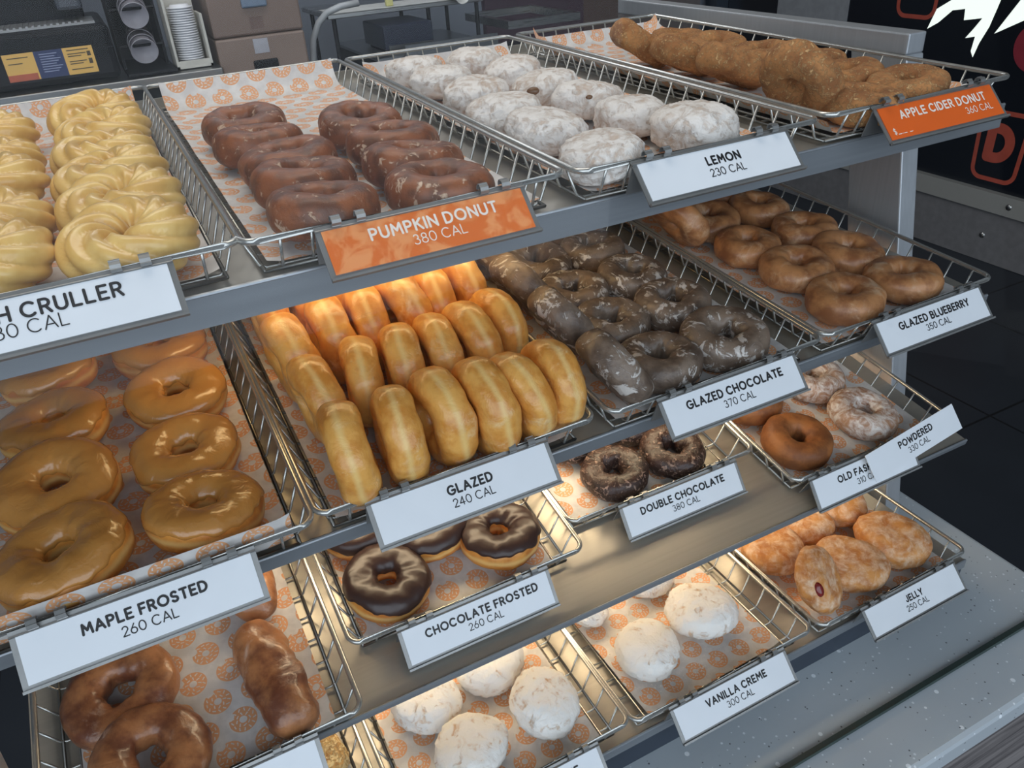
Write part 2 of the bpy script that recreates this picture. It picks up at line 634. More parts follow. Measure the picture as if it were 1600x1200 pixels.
BASKETS = {}
_bm = None
BASK = {  # key: row, x, y shift along the shelf, label tail
    'cruller': ('top', -.187, .006, 'holding the yellow French crullers'), 'pumpkin': ('top', .068, .001, 'holding the brown pumpkin donuts'),
    'lemon': ('top', .332, -.005, 'holding the white powdered lemon donuts'), 'apple': ('top', .602, -.001, 'holding the sugared apple cider donuts'),
    'maple': ('second', -.190, -.004, 'holding the maple frosted donuts'), 'glazed': ('second', .069, .001, 'holding the glazed donuts stood on edge'),
    'gchoc': ('second', .339, -.001, 'holding the glazed chocolate donuts'), 'blue': ('second', .600, .001, 'holding the glazed blueberry donuts'),
    'frit': ('third', -.191, -.069, 'under the maple frosted tag, holding glazed sticks'), 'chocf': ('third', .075, -.005, 'holding the chocolate frosted donuts'),
    'dch': ('third', .334, .030, 'holding the double chocolate donuts'), 'old': ('third', .596, -.034, 'holding the old fashioned and powdered ring donuts'),
    'nut': ('bottom', -.191, .002, 'at the bottom left holding the nut donut'), 'cream': ('bottom', .075, .004, 'holding the powdered donuts left of the vanilla creme basket'),
    'van': ('bottom', .333, 0, 'holding the vanilla creme donuts'), 'jel': ('bottom', .600, -.003, 'holding the jelly donuts')}
FR = {}
for k, (row, x, dy, tail) in BASK.items():
    ry, rz, tl, lip = ROWS[row]
    FR[k] = frame(0, ry, rz, tl) @ Matrix.Translation((x, dy, 0))
    root = empty('wire_basket', 'chrome wire basket ' + tail, 'basket', FR[k], 'wire baskets in the donut case')
    if _bm is None:
        A, B, C_, D_ = basket_meshes()
        _bm = [A.obj('rim', M_chrome, root, True), B.obj('cross_wires', M_chrome, root, True), C_.obj('length_wires', M_chrome, root, True), D_.obj('base_frame', M_darkwire, root, True)]
    else:
        for p in _bm:
            c = p.copy()
            COL.objects.link(c)
            c.parent = root

# ------------------------------------------------------------------ paper liners


def liner(key, label, back='low', x0=.016, x1=.239, y0=.016, rot=0, seed=0, front=0.0, yl=.60, lift=.0025, uvo=(0, 0)):
    zf = -BH + .0062
    # profile along the length: arc length -> (y, z)
    prof = []
    if front > 0:
        for i in range(5):
            t = i / 4
            prof.append((y0 - .012 * (1 - t) ** 1.0, zf + front * (1 - t) ** 1.6))
    n = 34
    for i in range(n + 1):
        prof.append((y0 + (yl - .03 - y0) * i / n, zf))
    hb = {'low': .018, 'mid': .026, 'high': .038}[back]
    for i in range(1, 8):
        a = i / 7 * PI / 2.3
        prof.append((yl - .03 + .028 * math.sin(a), zf + .028 * (1 - math.cos(a)) * hb / .028))
    nx = 24
    vs, uvs = [], []
    s = 0
    for j, (y, z) in enumerate(prof):
        if j:
            s += math.hypot(y - prof[j - 1][0], z - prof[j - 1][1])
        for i in range(nx + 1):
            t = i / nx
            x = x0 + (x1 - x0) * t
            e = max(0, abs(t - .5) * 2 - .86) / .14
            wv = noise.noise(Vector((t * 5 + seed * 3.1, y * 16, seed))) * .5 + .5
            zz = z + lift * e * e * (0.6 + wv) + .0006 * wv
            vs.append((x, y, zz))
            uvs.append((x + uvo[0], s + uvo[1]))
    fs = []
    for j in range(len(prof) - 1):
        for i in range(nx):
            a = j * (nx + 1) + i
            fs.append((a, a + 1, a + nx + 2, a + nx + 1))
    me = bpy.data.meshes.new('paper_liner')
    me.from_pydata(vs, [], fs)
    uvl = me.uv_layers.new(name='UVMap')
    for p in me.polygons:
        p.use_smooth = True
        for li in p.loop_indices:
            uvl.data[li].uv = uvs[me.loops[li].vertex_index]
    me.materials.append(M_paper)
    o = link('paper_liner', me)
    ctr = Matrix.Translation((BW / 2, .12, 0))
    o.matrix_world = FR[key] @ ctr @ Matrix.Rotation(math.radians(rot), 4, 'Z') @ ctr.inverted()
    return tag(o, 'white paper liner printed with bitten orange donuts ' + label, 'liner', 'printed paper liners in the baskets')


for i, (k, lab, kw) in enumerate([
        ('cruller', 'under the French crullers', dict(back='high')), ('pumpkin', 'under the pumpkin donuts', dict(back='high')),
        ('lemon', 'under the lemon donuts', dict(back='mid')), ('apple', 'under the apple cider donuts', dict(back='mid', lift=.012)),
        ('maple', 'under the maple frosted donuts', dict(front=.036)), ('glazed', 'under the upright glazed donuts', {}),
        ('gchoc', 'under the glazed chocolate donuts', {}), ('blue', 'under the glazed blueberry donuts', {}),
        ('frit', 'under the glazed sticks', dict(x0=.028, x1=.232)), ('chocf', 'under the chocolate frosted donuts', dict(x1=.225)),
        ('dch', 'under the double chocolate donuts', dict(x0=.014, x1=.20)), ('old', 'under the old fashioned donuts', {}),
        ('nut', 'under the nut donut', {}), ('cream', 'left of the vanilla creme basket', dict(x1=.225)),
        ('van', 'with crumbs under the vanilla creme donuts', dict(x0=.026, x1=.222, rot=1.6)), ('jel', 'under the jelly donuts', {})]):
    liner(k, lab, seed=i, uvo=(i * .0137, i * .0211), **kw)

# ------------------------------------------------------------------ donut shapes


def nz(p, f, s):
    return noise.noise(Vector((p[0] * f + s * 7.3, p[1] * f + s * 3.9, p[2] * f - s * 5.1)))


def ring_surface(R, r, hz, seed, lump=.10, crease=0, sag=.0, oval=0.0, rough=0.0):
    """returns fn(theta, phi, offset) -> point on a fried ring"""
    def fn(th, ph, off=0.0):
        c, s = math.cos(ph), math.sin(ph)
        e = .82
        cc = math.copysign(abs(c) ** e, c)
        ss = math.copysign(abs(s) ** e, s)
        big = 1 + lump * nz((math.cos(th), math.sin(th), 0), 1.3, seed)
        bigR = 1 + .045 * nz((math.cos(th), math.sin(th), 2), 1.1, seed + 4)
        rr = r * big
        if crease and c < 0:
            rr *= 1 - crease * abs(c) * (abs(math.sin(th * 2.5 + seed + .6 * s)) ** 6)
        z = hz * (1 + lump * .8 * nz((math.cos(th), math.sin(th), 5), 1.4, seed + 2)) * ss
        if z < 0:
            z *= .86
        d = R * bigR + rr * cc
        x, y = d * math.cos(th) * (1 + oval), d * math.sin(th)
        w = 1 + .09 * nz((x * 55, y * 55, z * 55), 1.0, seed) + .03 * nz((x * 130, y * 130, z * 130), 1.0, seed + 8) + rough * nz((x * 220, y * 220, z * 220), 1.0, seed + 1)
        nx_, ny_, nz_ = cc * math.cos(th), cc * math.sin(th), ss
        q = (w - 1) * r + off
        return Vector((x + nx_ * q, y + ny_ * q, z + nz_ * q))
    return fn


def grid_mesh(name, fn, nt, np_, mat):
    vs = [fn(2 * PI * i / nt, 2 * PI * j / np_) for i in range(nt) for j in range(np_)]
    fs = [(i * np_ + j, ((i + 1) % nt) * np_ + j, ((i + 1) % nt) * np_ + (j + 1) % np_, i * np_ + (j + 1) % np_) for i in range(nt) for j in range(np_)]
    me = bpy.data.meshes.new(name)
    me.from_pydata(vs, [], fs)
    for p in me.polygons:
        p.use_smooth = True
    me.materials.append(mat)
    return me


def icing_mesh(fn, seed, mat, thick=.0019, low=-.30, wav=.48):
    nt, np_ = 96, 22
    vs = []
    for i in range(nt):
        th = 2 * PI * i / nt
        w = nz((math.cos(th) * 2.2, math.sin(th) * 2.2, 0), 1.0, seed) + .5 * nz((math.cos(th) * 5, math.sin(th) * 5, 0), 1.0, seed + 1)
        p0 = -low - wav * w * .9 - .02
        p1 = PI - .22 + .25 * nz((math.cos(th) * 2, math.sin(th) * 2, 3), 1.0, seed)
        for j in range(np_ + 1):
            t = j / np_
            ph = p0 + (p1 - p0) * t
            edge = min(1.0, min(t, 1 - t) / .07)
            o = thick * (math.sqrt(max(0, 1 - (1 - edge) ** 2)) * 1.0) - (.0008 if edge == 0 else 0)
            o *= 1 + .25 * nz((math.cos(th) * 3, math.sin(th) * 3, t * 3), 1.0, seed + 3)
            vs.append(fn(th, ph, o))
    K = np_ + 1
    fs = [(i * K + j, ((i + 1) % nt) * K + j, ((i + 1) % nt) * K + j + 1, i * K + j + 1) for i in range(nt) for j in range(np_)]
    me = bpy.data.meshes.new('icing')
    me.from_pydata(vs, [], fs)
    for p in me.polygons:
        p.use_smooth = True
    me.materials.append(mat)
    return me


def cruller_fn(R, r, seed, lobes=6, tw=9):
    def fn(th, ph, off=0):
        a = (lobes * ph + tw * th + 1.2 * nz((math.cos(th), math.sin(th), 0), 1.0, seed)) * .5
        rr = r * (.80 + .27 * abs(math.cos(a)) ** .8)
        rr *= 1 + .12 * nz((math.cos(th) * 1.5, math.sin(th) * 1.5, 1), 1.0, seed)
        x = R + rr * math.cos(ph)
        z = rr * math.sin(ph) * (1.0 if math.sin(ph) > 0 else .8)
        return Vector((x * math.cos(th), x * math.sin(th), z))
    return fn


def shell_mesh(name, rx, ry, hz, seed, mat, rough=.03, dent=.0):
    nt, np_ = 72, 36
    vs = []
    for j in range(np_ + 1):
        ph = -PI / 2 + PI * j / np_
        for i in range(nt):
            th = 2 * PI * i / nt
            c = max(0, math.cos(ph)) ** .62
            s = math.copysign(abs(math.sin(ph)) ** .85, math.sin(ph))
            x, y, z = c * math.cos(th), c * math.sin(th), s
            k = 1 + .10 * nz((x, y, z), 1.1, seed) + .05 * nz((x, y, z), 2.6, seed + 1) + rough * nz((x, y, z), 9, seed + 2) + rough * .5 * nz((x, y, z), 20, seed + 3)
            zz = z * (1.0 if z > 0 else .84)
            if dent and z > 0:
                zz -= dent * math.exp(-((x * .8 + .1) ** 2 + (y) ** 2) * 5)
            vs.append((x * k * rx, y * k * ry, zz * (1 + (k - 1) * .9) * hz))
    fs = []
    for j in range(np_):
        for i in range(nt):
            i2 = (i + 1) % nt
            fs.append((j * nt + i, j * nt + i2, (j + 1) * nt + i2, (j + 1) * nt + i))
    me = bpy.data.meshes.new(name)
    me.from_pydata(vs, [], fs)
    bm = bmesh.new()
    bm.from_mesh(me)
    bmesh.ops.remove_doubles(bm, verts=bm.verts, dist=1e-5)
    bm.to_mesh(me)
    bm.free()
    for p in me.polygons:
        p.use_smooth = True
    me.materials.append(mat)
    return me


def stick_mesh(L, r, seed, mat):
    nt, np_ = 40, 28
    vs = []
    for j in range(nt + 1):
        t = -1 + 2 * j / nt
        y = t * L / 2
        c = (1 - abs(t) ** 5) ** .5 if abs(t) < 1 else 0
        for i in range(np_):
            a = 2 * PI * i / np_
            k = 1 + .20 * nz((math.cos(a), math.sin(a), t * 2.2), 1.0, seed) + .07 * nz((math.cos(a) * 2, math.sin(a) * 2, t * 7), 1.0, seed + 1)
            vs.append((r * c * k * math.cos(a) * 1.12, y * (1 + .03 * math.sin(a + seed)), r * c * k * math.sin(a) * (1 if math.sin(a) > 0 else .8)))
    fs = []
    for j in range(nt):
        for i in range(np_):
            i2 = (i + 1) % np_
            fs.append((j * np_ + i, j * np_ + i2, (j + 1) * np_ + i2, (j + 1) * np_ + i))
    me = bpy.data.meshes.new('stick')
    me.from_pydata(vs, [], fs)
    for p in me.polygons:
        p.use_smooth = True
    me.materials.append(mat)
    return me


FLOOR = -BH + .0070
rng = random.Random(11)


def minz(me, M3):
    return min((M3 @ v.co).z for v in me.vertices)


def place(name, key, me, x, y, label, cat, group, rot=(0, 0, 0), scale=1.0, lift=0.0, kids=()):
    """stand a shape on the basket floor at local (x, y)"""
    E = Euler(rot, 'XYZ').to_matrix()
    o = link(name, me)
    z = FLOOR - minz(me, E) * scale + lift
    o.matrix_world = FR[key] @ Matrix.Translation((x, y, z)) @ E.to_4x4() @ Matrix.Scale(scale, 4)
    tag(o, label, cat, group)
    for (kn, kme) in kids:
        c = link(kn, kme, o)
    return o


ORD = ['front', 'second from the front', 'third from the front', 'fourth from the front', 'fifth from the front', 'sixth from the front', 'rearmost']


def ordw(i, n):
    return 'at the front' if i == 0 else 'at the far back' if i == n - 1 else ORD[i]


def column(name, key, variants, spots, desc, colname, cat, group, kids=None, jig=.08, scales=None):
    n = len(spots)
    out = []
    for i, (x, y) in enumerate(spots):
        v = rng.randrange(len(variants))
        lab = '%s, %s %s' % (desc, ordw(i, n), colname)
        rot = (rng.uniform(-jig, jig), rng.uniform(-jig, jig), rng.uniform(0, 6.28))
        out.append(place(name, key, variants[v], x, y, lab, cat, group, rot, (scales[i] if scales else 1.0) * rng.uniform(.97, 1.03),
              kids=[('icing', kids[v])] if kids else ()))
    return out


# French crullers
V = [grid_mesh('french_cruller', cruller_fn(.0265, .0205, s, 6, 9), 120, 48, M_cruller) for s in (1, 2, 3)]
column('french_cruller', 'cruller', V, [(.188, .053), (.190, .141), (.187, .226), (.188, .312), (.193, .400), (.190, .486)], 'yellow glazed French cruller', 'of the right column', 'cruller', 'French crullers', jig=.16)
column('french_cruller', 'cruller', V, [(.095, .066), (.096, .160), (.094, .253), (.090, .362), (.084, .468)], 'yellow glazed French cruller', 'of the left column', 'cruller', 'French crullers', jig=.16)
# pumpkin
V = [grid_mesh('pumpkin_donut', ring_surface(.0262, .0158, .0175, s, .14, .15, oval=.05, rough=.02), 80, 36, M_pumpkin) for s in (5, 6, 7)]
column('pumpkin_donut', 'pumpkin', V, [(.070, .046), (.075, .122), (.079, .192), (.069, .270), (.071, .352)], 'brown glazed pumpkin ring donut', 'of the left column', 'donut', 'pumpkin donuts', jig=.12)
column('pumpkin_donut', 'pumpkin', V, [(.164, .044), (.168, .112), (.176, .186), (.171, .266)], 'brown glazed pumpkin ring donut', 'of the right column', 'donut', 'pumpkin donuts', jig=.12)
# lemon
V = [shell_mesh('lemon_donut', .0395, .037, .0205, s, M_powder, .045) for s in (11, 12, 13)]


def spot(o, d, size, mat, nm):
    """a little blob of filling at the skin of donut o, on the side that faces d (basket directions)"""
    key_m = o.matrix_world.to_3x3()
    d = (FRB @ Vector(d)).normalized()
    me = o.data
    v = max(me.vertices, key=lambda q: (key_m @ q.co).normalized().dot(d))
    m = MB()
    m.lathe([(0.0001, .0013), (.0024, .0011), (.0040, .0004), (.0048, -.0012)], 14,
            Matrix.Translation(v.co) @ v.normal.to_track_quat('Z', 'Y').to_matrix().to_4x4() @ Matrix.Diagonal((size * 1.3, size * .8, size, 1)))
    k = m.mesh(nm, True)
    k.materials.append(mat)
    return link(nm, k, o)


FRB = Matrix.Rotation(0, 3, 'X')
LM = column('lemon_donut', 'lemon', V, [(.046, .040), (.045, .136), (.046, .223), (.058, .318), (.056, .412), (.054, .500)], 'white powdered lemon donut', 'of the left column', 'donut', 'powdered lemon donuts', jig=.1)
LM += column('lemon_donut', 'lemon', V, [(.160, .060), (.143, .136), (.141, .216), (.138, .300), (.146, .400), (.139, .495)], 'white powdered lemon donut', 'of the right column', 'donut', 'powdered lemon donuts', jig=.1, scales=[1.1, 1, 1, 1, 1, 1])
for k, d, z in ((9, (-.75, -.6, .15), 1.3), (1, (.5, -.85, -.1), 1.0), (8, (-.4, -.8, .3), .6), (4, (.6, -.8, -.1), .9)):
    spot(LM[k], d, z, M_lemon, 'filling')
# apple cider
V = [grid_mesh('cider_donut', ring_surface(.0245, .0158, .0165, s, .14, .1, rough=.05), 80, 36, M_cider) for s in (15, 16, 17)]
column('cider_donut', 'apple', V, [(.158, .048), (.146, .118), (.163, .190), (.164, .268), (.152, .345), (.154, .425)], 'sugared apple cider ring donut lying flat', 'of the right column', 'donut', 'apple cider donuts', jig=.12)
place('cider_donut', 'apple', V[1], .080, .033, 'sugared apple cider ring donut lying flat in the front left corner', 'donut', 'apple cider donuts', (.05, 0, 1))
for i, (x, y) in enumerate(((.036, .076), (.070, .216), (.070, .306), (.068, .396))):
    place('cider_donut', 'apple', V[i % 3], x, y, 'sugared apple cider ring donut leaning on edge, %s of the left column' % ordw(i, 4), 'donut', 'apple cider donuts',
          (0, (.95, .42, .38, .55)[i], .25 - .2 * i), 1.06)
# maple frosted
FN = [ring_surface(.0285, .0172, .0168, s, .10, 0, oval=.03) for s in (21, 22, 23)]
V = [grid_mesh('maple_frosted_donut', f, 80, 36, M_yeast) for f in FN]
I = [icing_mesh(f, 30 + k, M_maple) for k, f in enumerate(FN)]
column('maple_frosted_donut', 'maple', V, [(.182, .058), (.180, .145), (.187, .240), (.184, .338), (.190, .425)], 'tan maple frosted ring donut', 'of the right column', 'donut', 'maple frosted donuts', I, jig=.14)
column('maple_frosted_donut', 'maple', V, [(.080, .058), (.078, .148), (.080, .246), (.078, .342), (.090, .425)], 'tan maple frosted ring donut', 'of the left column', 'donut', 'maple frosted donuts', I, jig=.14, scales=[1.07, 1.03, 1, 1, 1])
# glazed, standing on edge in rows
V = [grid_mesh('glazed_donut', ring_surface(.0275, .0170, .0185, s, .12, 0, oval=.02), 80, 36, M_glazed) for s in (31, 32, 33, 34)]
GR = [[(.040, .036), (.084, .040), (.125, .045), (.163, .038), (.197, .038), (.232, .042)],
      [(.040, .120), (.084, .130), (.124, .131), (.161, .135), (.197, .136), (.230, .150)],
      [(.036, .198), (.080, .214), (.120, .220), (.158, .220), (.195, .224), (.230, .238)],
      [(.036, .290), (.078, .305), (.118, .303), (.157, .306), (.194, .312), (.228, .320)],
      [(.038, .380), (.080, .392), (.120, .390)]]
NUM = ['leftmost', 'second from left', 'third from left', 'fourth from left', 'fifth from left', 'rightmost']
for r_, (row, rn) in enumerate(zip(GR, ('front row', 'second row', 'third row', 'fourth row', 'hidden back row'))):
    for i, (x, y) in enumerate(row):
        place('glazed_donut', 'glazed', V[rng.randrange(4)], x, y, 'plain glazed ring donut stood on edge, %s in the %s' % (NUM[i], rn), 'donut', 'glazed donuts stood on edge',
              (rng.uniform(-.1, .1), PI / 2 - (.10 if i < 5 else -.02) + rng.uniform(-.06, .06), rng.uniform(-.14, .14)), 1.0 * rng.uniform(.96, 1.03))
# glazed chocolate
V = [grid_mesh('glazed_chocolate_donut', ring_surface(.0268, .0162, .0178, s, .12, .32, oval=.02, rough=.02), 90, 36, M_gchoc) for s in (41, 42, 43)]
column('glazed_chocolate_donut', 'gchoc', V, [(.175, .056), (.174, .142), (.172, .219), (.170, .302), (.173, .384)], 'dark glazed chocolate ring donut lying flat', 'of the right column', 'donut', 'glazed chocolate donuts', jig=.09, scales=[1.03, 1, 1, 1, 1])
column('glazed_chocolate_donut', 'gchoc', V, [(.092, .054), (.091, .140), (.091, .218), (.090, .303), (.092, .386)], 'dark glazed chocolate ring donut lying flat', 'of the middle column', 'donut', 'glazed chocolate donuts', jig=.09)
for i, (x, y) in enumerate(((.030, .042), (.030, .140), (.030, .228), (.031, .312))):
    place('glazed_chocolate_donut', 'gchoc', V[i % 3], x, y, 'dark glazed chocolate ring donut leaning on edge, %s along the left side' % ordw(i, 4), 'donut', 'glazed chocolate donuts', (0, .98, .05 * i))
# blueberry
V = [grid_mesh('glazed_blueberry_donut', ring_surface(.0250, .0172, .0175, s, .10, .12, oval=.02), 80, 36, M_blue) for s in (51, 52, 53)]
column('glazed_blueberry_donut', 'blue', V, [(.176, .055), (.172, .134), (.177, .211), (.176, .297), (.175, .372)], 'brown glazed blueberry ring donut', 'of the right column', 'donut', 'glazed blueberry donuts', jig=.08, scales=[1.03, 1, 1, 1, 1])
column('glazed_blueberry_donut', 'blue', V, [(.084, .054), (.090, .135), (.085, .215), (.090, .300), (.100, .378)], 'brown glazed blueberry ring donut', 'of the left column', 'donut', 'glazed blueberry donuts', jig=.08)
place('glazed_blueberry_donut', 'blue', V[0], .031, .285, 'brown glazed blueberry ring donut leaning on edge against the left side', 'donut', 'glazed blueberry donuts', (0, .95, .1))
# sour cream rings and sticks
V = [grid_mesh('glazed_ring_donut', ring_surface(.0295, .0178, .0165, s, .18, .1, oval=.06, rough=.02), 80, 36, M_frit) for s in (61, 62)]
place('glazed_ring_donut', 'frit', V[0], .068, .116, 'brown glazed ring donut just below the maple frosted tag', 'donut', 'glazed rings and sticks', (.05, -.06, .5), 1.0)
place('glazed_ring_donut', 'frit', V[1], .084, .040, 'brown glazed ring donut cut by the bottom edge of the picture', 'donut', 'glazed rings and sticks', (.22, .05, 1.5), 1.0)
place('glazed_stick', 'frit', stick_mesh(.128, .0225, 3, M_frit), .193, .070, 'long brown glazed stick in front on the printed paper', 'donut stick', 'glazed rings and sticks', (0, 0, .12))
place('glazed_stick', 'frit', stick_mesh(.095, .020, 8, M_frit), .200, .185, 'brown glazed stick half hidden behind the maple frosted tag', 'donut stick', 'glazed rings and sticks', (0, .1, -.15))
# chocolate frosted
FN = [ring_surface(.0270, .0162, .0170, s, .10, 0, oval=.02) for s in (71, 72)]
V = [grid_mesh('chocolate_frosted_donut', f, 80, 36, M_yeast) for f in FN]
I = [icing_mesh(f, 76 + k, M_choc) for k, f in enumerate(FN)]
for i, (x, y, lab, rot) in enumerate([(.056, .056, 'glossy chocolate frosted ring donut at the front left', (.10, .05, 1.0)), (.184, .058, 'glossy chocolate frosted ring donut at the front right', (.12, .10, 2.2)),
                                       (.122, .104, 'glossy chocolate frosted ring donut half under the glazed tag', (.12, 0, 4)), (.056, .142, 'glossy chocolate frosted ring donut at the back left', (.1, -.05, 5)),
                                       (.180, .146, 'glossy chocolate frosted ring donut at the back right', (.06, 0, 3))]):
    place('chocolate_frosted_donut', 'chocf', V[i % 2], x, y, lab, 'donut', 'chocolate frosted donuts', rot, kids=[('icing', I[i % 2])])
# double chocolate
V = [grid_mesh('double_chocolate_donut', ring_surface(.0248, .0150, .0160, s, .12, .30, rough=.03), 90, 36, M_dchoc) for s in (81, 82)]
for i, (x, y, lab) in enumerate([(.089, .049, 'at the front left'), (.172, .048, 'at the front right'), (.073, .122, 'at the back left'), (.154, .118, 'at the back right')]):
    place('double_chocolate_donut', 'dch', V[i % 2], x, y, 'crackled double chocolate ring donut ' + lab, 'donut', 'double chocolate donuts', (rng.uniform(-.08, .08), rng.uniform(-.08, .08), i * 1.7))
# old fashioned and powdered rings
V = [grid_mesh('old_fashioned_donut', ring_surface(.0262, .0166, .0180, s, .08, .1, rough=.01), 80, 36, M_old) for s in (91, 92)]
place('old_fashioned_donut', 'old', V[0], .056, .056, 'plain brown old fashioned donut at the front left corner', 'donut', 'old fashioned donuts', (.06, .02, .4))
place('old_fashioned_donut', 'old', V[1], .054, .142, 'plain brown old fashioned donut half behind the glazed chocolate tag', 'donut', 'old fashioned donuts', (.05, .05, 2.4))
V = [grid_mesh('powdered_donut', ring_surface(.0262, .0166, .0172, s, .12, .2, rough=.03), 80, 36, M_psugar) for s in (95, 96)]
place('powdered_donut', 'old', V[0], .168, .056, 'sugar powdered ring donut nearest the powdered tag', 'donut', 'powdered ring donuts', (.05, .06, .3))
place('powdered_donut', 'old', V[1], .160, .140, 'sugar powdered ring donut right behind the other powdered one', 'donut', 'powdered ring donuts', (.05, .0, 2.3))
# bottom shelf shells
V = [shell_mesh('creme_donut', .041, .038, .0215, s, M_creme, .05, .02) for s in (101, 102, 103)]
for i, (x, y, lab, rot, s) in enumerate([(.092, .060, 'at the front of the basket left of vanilla creme', (0, 0, .3), 1.0), (.187, .068, 'tipped up beside the right basket side', (.12, -.25, 1.75), .98),
                                         (.072, .140, 'half under the third shelf edge at left', (0, 0, 2), .98), (.158, .150, 'behind the tipped one under the shelf edge', (0, .05, 3.3), 1.0)]):
    place('creme_donut', 'cream', V[i % 3], x, y, 'white powdered creme donut ' + lab, 'donut', 'powdered creme donuts', rot, s)
for i, (x, y, lab, rot, s) in enumerate([(.072, .078, 'nearest the vanilla creme tag', (0, 0, 1.2), .98), (.163, .092, 'in the middle of the vanilla creme basket', (.08, 0, 2.6), 1.06),
                                         (.145, .185, 'cut off by the shelf edge above the vanilla basket', (0, 0, 4), 1.0)]):
    place('creme_donut', 'van', V[(i + 1) % 3], x, y, 'white powdered vanilla donut ' + lab, 'donut', 'powdered creme donuts', rot, s)
place('creme_donut', 'van', V[0], .046, .165, 'small piece of powdered vanilla donut at the back left', 'donut', 'powdered creme donuts', (0, .3, .5), .62)
V = [shell_mesh('jelly_donut', .0485, .042, .0225, s, M_jelly, .018, .10) for s in (111, 112, 113)]
JD = []
for i, (x, y, lab, rot, s) in enumerate([(.196, .066, 'at the front right by the jelly tag', (.1, .02, -1.1), 1.0), (.112, .060, 'with a jam spot in the middle of the front', (.08, .05, -.75), 1.0),
                                         (.190, .160, 'at the back right', (0, 0, 1.3), .95), (.112, .152, 'in the middle of the back row', (0, 0, 2.3), .95), (.048, .135, 'at the back left against the basket side', (0, 0, .9), .96)]):
    JD.append(place('jelly_donut', 'jel', V[i % 3], x, y, 'sugared jelly donut ' + lab, 'donut', 'jelly donuts', rot, s))
_j = place('jelly_donut', 'jel', V[1], .040, .048, 'sugared jelly donut on its edge with red jam showing', 'donut', 'jelly donuts', (0, 1.0, -1.0), .92)
spot(JD[1], (.62, -.75, -.12), 1.1, M_jam, 'jelly_filling')
spot(_j, (-.62, -.62, .42), 1.7, M_jam, 'jelly_filling')
# loose sugar crumbs on the vanilla creme paper
m = MB()
for i in range(260):
    a, q = rng.uniform(0, 6.28), rng.gauss(0, .022)
    cx, cy = ((.072, .05), (.06, .10), (.12, .035), (.10, .15))[i % 4]
    p = Vector((cx + q * math.cos(a), cy + .8 * q * math.sin(a), FLOOR + .0006))
    if not (.03 < p.x < .21 and .025 < p.y < .3):
        continue
    r = rng.uniform(.0005, .0013)
    m.add([p + Vector((r * math.cos(k * 1.57 + a), r * math.sin(k * 1.57 + a), 0)) for k in range(4)] + [p + Vector((0, 0, r))], [(0, 1, 4), (1, 2, 4), (2, 3, 4), (3, 0, 4), (3, 2, 1, 0)])
cr = m.obj('sugar_crumbs', plain('crumb_white', (240, 234, 224), .9))
cr.matrix_world = FR['van']
tag(cr, 'white sugar crumbs scattered on the vanilla creme paper liner', 'crumbs')
cr['kind'] = 'stuff'
# nut donut
me = grid_mesh('nut_donut', ring_surface(.0265, .0165, .0175, 121, .1, 0, rough=.14), 120, 60, M_nut)
place('nut_donut', 'nut', me, .196, .128, 'donut covered in chopped nuts at the bottom left edge', 'donut', None, (0, 0, .4))

# ------------------------------------------------------------------ price tags
def arc(cx, cy, rx, ry, a0, a1, n=10):
    return [(cx + rx * math.cos(math.radians(a0 + (a1 - a0) * i / n)), cy + ry * math.sin(math.radians(a0 + (a1 - a0) * i / n))) for i in range(n + 1)]


